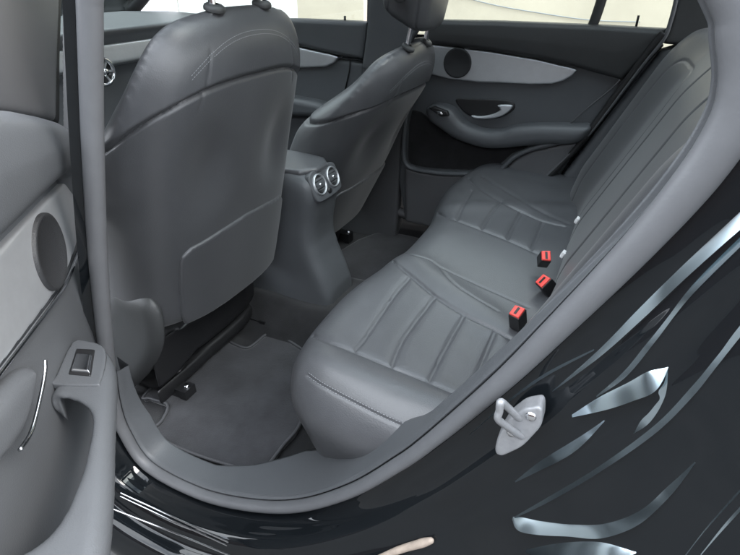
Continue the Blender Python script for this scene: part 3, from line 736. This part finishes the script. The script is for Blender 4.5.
def liner(A, B, C): return smax(np.maximum(polysdf(RP*.97+np.array((.01, .028)), A, B), np.abs(C-1.552)-.007), -polysdf(HOLE, A, B), .01)
V, F = sdf(liner, (-1.05, .15, 1.53), (1.6, 1.75, 1.58), (.02, .02, .006)); mesh('headliner', V, F, HEADL, car)
# load space behind the backrest and the far outer skin
V, F = box((.80, .10, .55), (1.55, 1.80, .95)); mesh('load_floor', V, F, CARPET, car, smooth=False)
V, F = box((-1.9, 1.79, .25), (1.5, 1.83, wz-.07)); mesh('outer_skin', V, F, PAINT, car, smooth=False)
V, F = box((-1.95, .10, .20), (-1.75, 1.79, zt-.05)); mesh('bulkhead', V, F, BLACKP, car, smooth=False)
V, F = box((-1.9, .10, .18), (1.5, 1.79, .24)); mesh('underbody', V, F, BLACKP, car, smooth=False)

# ------------------------------------------------------------------ the open near door
TH = R(53); HX = (-.2, .05)
es = np.array([math.cos(TH), -math.sin(TH), 0]); en = np.array([math.sin(TH), math.cos(TH), 0])
OFF0 = -.06
DF = Frame((HX[0], HX[1], 0), es, (0, 0, 1), en)
nd = empty('rear_door', (-.1, -.3, .5), car); nd['label'] = 'open near rear door, its armrest and window switch towards the viewer'
def dq(pts, off): return [DF.l(at(u, v, plane=(DF.w((0, 0, off)), en)))[:2] for u, v in pts]
def dpart(name, pts, c0, c1, r, mt, parent=None, sm=0, res=.005, **k):
    V, F = slab(dq(pts, c1), DF, c0, c1, r, res, sm, **k); return mesh(name, V, F, mt, parent or nd)
o = OFF0
dpart('door_panel', [(-160, 100), (0, 112), (60, 128), (86, 150), (92, 190), (92, 207), (90, 240), (92, 300), (100, 340), (108, 380), (110, 450), (100, 640), (-160, 760)], o-.10, o, .012, SOFT, res=.010)
dpart('upper_trim', [(-170, 92), (-60, 100), (0, 107.5), (25, 110), (48, 115), (64, 120), (78, 129), (89, 142), (95, 158), (97, 180), (93, 200), (86, 192), (77, 178), (70, 177), (57, 189), (0, 249), (-170, 430)], o-.06, o+.038, .028, SOFT, crown=.02, cs=.06, res=.006, it=2)
dpart('inlay', [(-170, 432), (0, 251), (57, 191), (69, 179), (76, 179.5), (81, 190), (85.5, 204), (83, 224), (75, 252), (63, 283), (30, 328), (0, 368), (-60, 445), (-170, 590)], o-.05, o+.012, .004, SILVER, res=.005)
q = dq([(49, 252), (34.5, 252), (63.5, 252), (49, 212), (49, 292)], o+.012)
f = Frame(DF.w((q[0][0], q[0][1], o+.012)), es, (0, 0, 1), en)
rr = .5*np.linalg.norm(np.array(q[4])-np.array(q[3]))*.93
V, F = lathe([(0, .004), (rr*.88, .004), (rr*.93, .007), (rr, .005), (rr*1.02, -.01)], f, 48); mesh('speaker', V, F, GRILLE, nd)
V, F = tube(catmull([DF.w((*dq([p], o+.014)[0], o+.014)) for p in [(93, 205), (86, 232), (77, 256), (64, 286), (32, 330), (1, 371), (-60, 450)]], 6), .004, 8); mesh('inlay_edge', V, F, CHROME, nd)
# door side face towards the hinge
dpart('door_edge', [(90, 198), (98, 200), (101, 235), (104, 270), (108, 310), (116, 350), (116, 410), (90, 330), (88, 300), (90, 250)], o-.10, o-.004, .014, SOFT, res=.006)
# armrest: a slab at hand height with the pull cup cut into it
AZ = .80
def aq(pts): 
    out = []
    for u, v in pts:
        l = DF.l(at(u, v, Z=AZ)); out.append((l[0], l[2]))
    return out
AF = Frame(DF.w((0, 0, 0)), es, en, (0, 0, 1))
arm = catmull(np.array(aq([(73.5, 339), (91, 338.5), (104, 345), (112, 356), (114, 375), (113, 400), (111, 440), (110, 480), (106, 530), (101, 560), (88, 620), (60, 680), (-40, 680), (-20, 600), (0, 556), (-12, 545), (10, 510), (30, 478), (42, 444), (46, 418), (46, 396), (55, 378), (66, 352)])), 3, True)
cup = catmull(np.array(aq([(51, 396), (60, 395.5), (69, 396.5), (80, 401), (88, 408), (91.5, 417), (90.5, 433), (82.5, 468), (66, 509), (45, 537), (14, 556), (-20, 566), (-10, 540), (20, 512), (38, 478), (49, 444), (54, 420)])), 3, True)
under = np.array(aq([(56, 420), (60, 372), (84, 365), (98, 372), (97, 415), (88, 425)]))
rim = np.array(aq([(30, 394), (53, 397), (57, 424), (49, 446), (38, 480), (18, 516), (-10, 548), (-60, 570), (-60, 500), (0, 470)]))
def armrest(A, B, C):
    d = rmax(polysdf(arm, A, B)+.45*np.maximum(AZ-.03-C, 0), np.maximum(C-AZ, AZ-.19-C), .022)
    c = smax(polysdf(cup, A, B), AZ-.15-C, .02)
    c2 = smax(polysdf(under, A, B), np.maximum(C-(AZ-.010), AZ-.15-C), .006)
    c3 = np.maximum(polysdf(rim, A, B), AZ-.07-C)
    return smax(smax(smax(d, -c, .008), -c2, .004), -c3, .01)
lo = arm.min(0)-.02; hi = arm.max(0)+.02
V, F = sdf(armrest, (lo[0], lo[1], AZ-.21), (hi[0], hi[1], AZ+.02), .0045, AF, it=2); mesh('armrest', V, F, SOFT, nd)
V, F = slab(catmull(np.array(aq([(73, 343), (90, 342.5), (101, 346), (106, 353), (105, 368), (100.5, 383), (96, 386.5), (53, 385), (57, 376)])), 3, True), AF, AZ-.01, AZ+.003, .002, .002); mesh('switch_plate', V, F, SOFT, nd)
V, F = slab(aq([(77, 350.5), (95.5, 351.5), (91.5, 378), (69, 376)]), AF, AZ-.01, AZ+.0055, .002, .0015); sw = mesh('window_switch', V, F, BLACKP, nd)
V, F = slab(aq([(77.5, 357), (93, 358), (90.5, 375.5), (72, 374)]), AF, AZ-.0, AZ+.010, .004, .0012, warp=lambda A, B: .0); mesh('switch_key', V, F, CHROME, sw)
# bulge and release handle at the left edge
dpart('pocket_bulge', [(-60, 470), (-20, 425), (10, 392), (34, 368), (44, 366), (44, 376), (36, 415), (26, 440), (10, 462), (-10, 490), (-60, 540)], o-.02, o+.03, .025, SOFT, None, 3, .005, it=3)
V, F = tube(catmull([DF.w((*dq([p], o+.03)[0], o+.03)) for p in [(45, 360), (45, 372), (41, 395), (32, 430), (20, 450)]], 6), .003, 8); mesh('door_handle', V, F, CHROME, nd)
# window frame above the belt
dpart('window_frame', [(-40, -80), (68, -80), (61, 0), (59, 60), (58, 122), (25, 116), (-40, 106)], o-.10, o-.015, .012, PILLAR, res=.007)
dpart('frame_seal', [(56, -80), (70, -80), (63, 0), (61, 60), (61, 124), (50, 120), (51, 60), (52, 0)], o-.10, o-.03, .006, BLACKRUB, res=.005)
# painted pillar flange by the seal, sky reflection put into its pale grey
V, F = slab([at(u, v, Y=.17)[[0, 2]] for u, v in [(66, -60), (82, -60), (79, 0), (78, 60), (80, 150), (64, 150), (63, 60), (63, 0)]], Frame((0, .17, 0), (1, 0, 0), (0, 0, 1), (0, -1, 0)), -.01, .003, .003, .004); mesh('pillar_flange', V, F, FLANGELIT, car)

# ------------------------------------------------------------------ outside
V = np.array([(-80, -80, 0), (80, -80, 0), (80, 80, 0), (-80, 80, 0)]); g = mesh('ground', V, [(0, 1, 2, 3)], GROUND, smooth=False); tag(g, kind='structure')
def wall(name, lo, hi, m_, label, cat):
    V, F = box(lo, hi); w = mesh(name, V, F, m_, smooth=False); tag(w, label, cat); return w
wall('garden_wall', (-2.6, 4.6, 0), (9, 4.8, 3.2), WALLM, 'cream rendered wall beyond the far rear window', 'wall')
wall('added_white_wall', (-14, 5.6, 0), (-2.7, 5.9, 4.5), WALLW, 'assumed white rendered wall, added beyond the far front window for light', 'wall')  # assumed white wall, added for light and reflections

wall('added_dark_wall', (-9, -4.2, 0), (9, -3.9, 2.8), DARKWALL, 'added dark brick wall, unseen behind the viewer, to darken reflections in the paint', 'wall')  # unseen wall, added so the black paint reflects something dark
L = catmull([at(u, v, Y=4.58) for u, v in [(430, -12), (490, 4), (540, 13), (590, 20), (640, 22)]], 8); V, F = tube(L, .004, 8); cb = mesh('cable', V, F, THREAD); tag(cb, 'thin dark cable sagging along the cream wall beyond the far window', 'cable')
# ------------------------------------------------------------------ light
SUN_EL, SUN_AZ = R(46), R(82)
W = bpy.data.worlds.new('World'); SC.world = W; W.use_nodes = True; nt = W.node_tree
bg = nt.nodes['Background']; sky = nt.nodes.new('ShaderNodeTexSky'); sky.sky_type = 'NISHITA'; sky.sun_disc = False
sky.sun_elevation = SUN_EL; sky.sun_rotation = SUN_AZ; sky.air_density = 1.0; sky.dust_density = 1.5
wc = nt.nodes.new('ShaderNodeTexCoord'); wn = nt.nodes.new('ShaderNodeTexNoise'); wn.inputs['Scale'].default_value = 2.2; wn.inputs['Detail'].default_value = 7; wn.inputs['Roughness'].default_value = .6
nt.links.new(wc.outputs['Generated'], wn.inputs['Vector'])
wr = nt.nodes.new('ShaderNodeMapRange'); wr.inputs[1].default_value = .33; wr.inputs[2].default_value = .52; nt.links.new(wn.outputs['Fac'], wr.inputs[0])
wm = nt.nodes.new('ShaderNodeMix'); wm.data_type = 'RGBA'; wm.inputs[7].default_value = (8.3, 8.8, 9.4, 1)   # bright broken cloud
nt.links.new(wr.outputs[0], wm.inputs[0]); nt.links.new(sky.outputs[0], wm.inputs[6]); nt.links.new(wm.outputs[2], bg.inputs[0]); bg.inputs[1].default_value = .13
sl = bpy.data.lights.new('sun', 'SUN'); sl.energy = .9; sl.angle = R(30); sl.color = (1, .97, .93)
so = bpy.data.objects.new('sun', sl); COL.objects.link(so)
sdir = Vector((math.sin(SUN_AZ)*math.cos(SUN_EL), math.cos(SUN_AZ)*math.cos(SUN_EL), math.sin(SUN_EL)))
so.rotation_euler = sdir.to_track_quat('Z', 'Y').to_euler(); so.location = (0, -3, 6)
SC.view_settings.view_transform = 'Standard'; SC.view_settings.look = 'None'; SC.view_settings.exposure = 2.5; SC.view_settings.gamma = 1
SC.cycles.max_bounces = 8; SC.cycles.transparent_max_bounces = 8
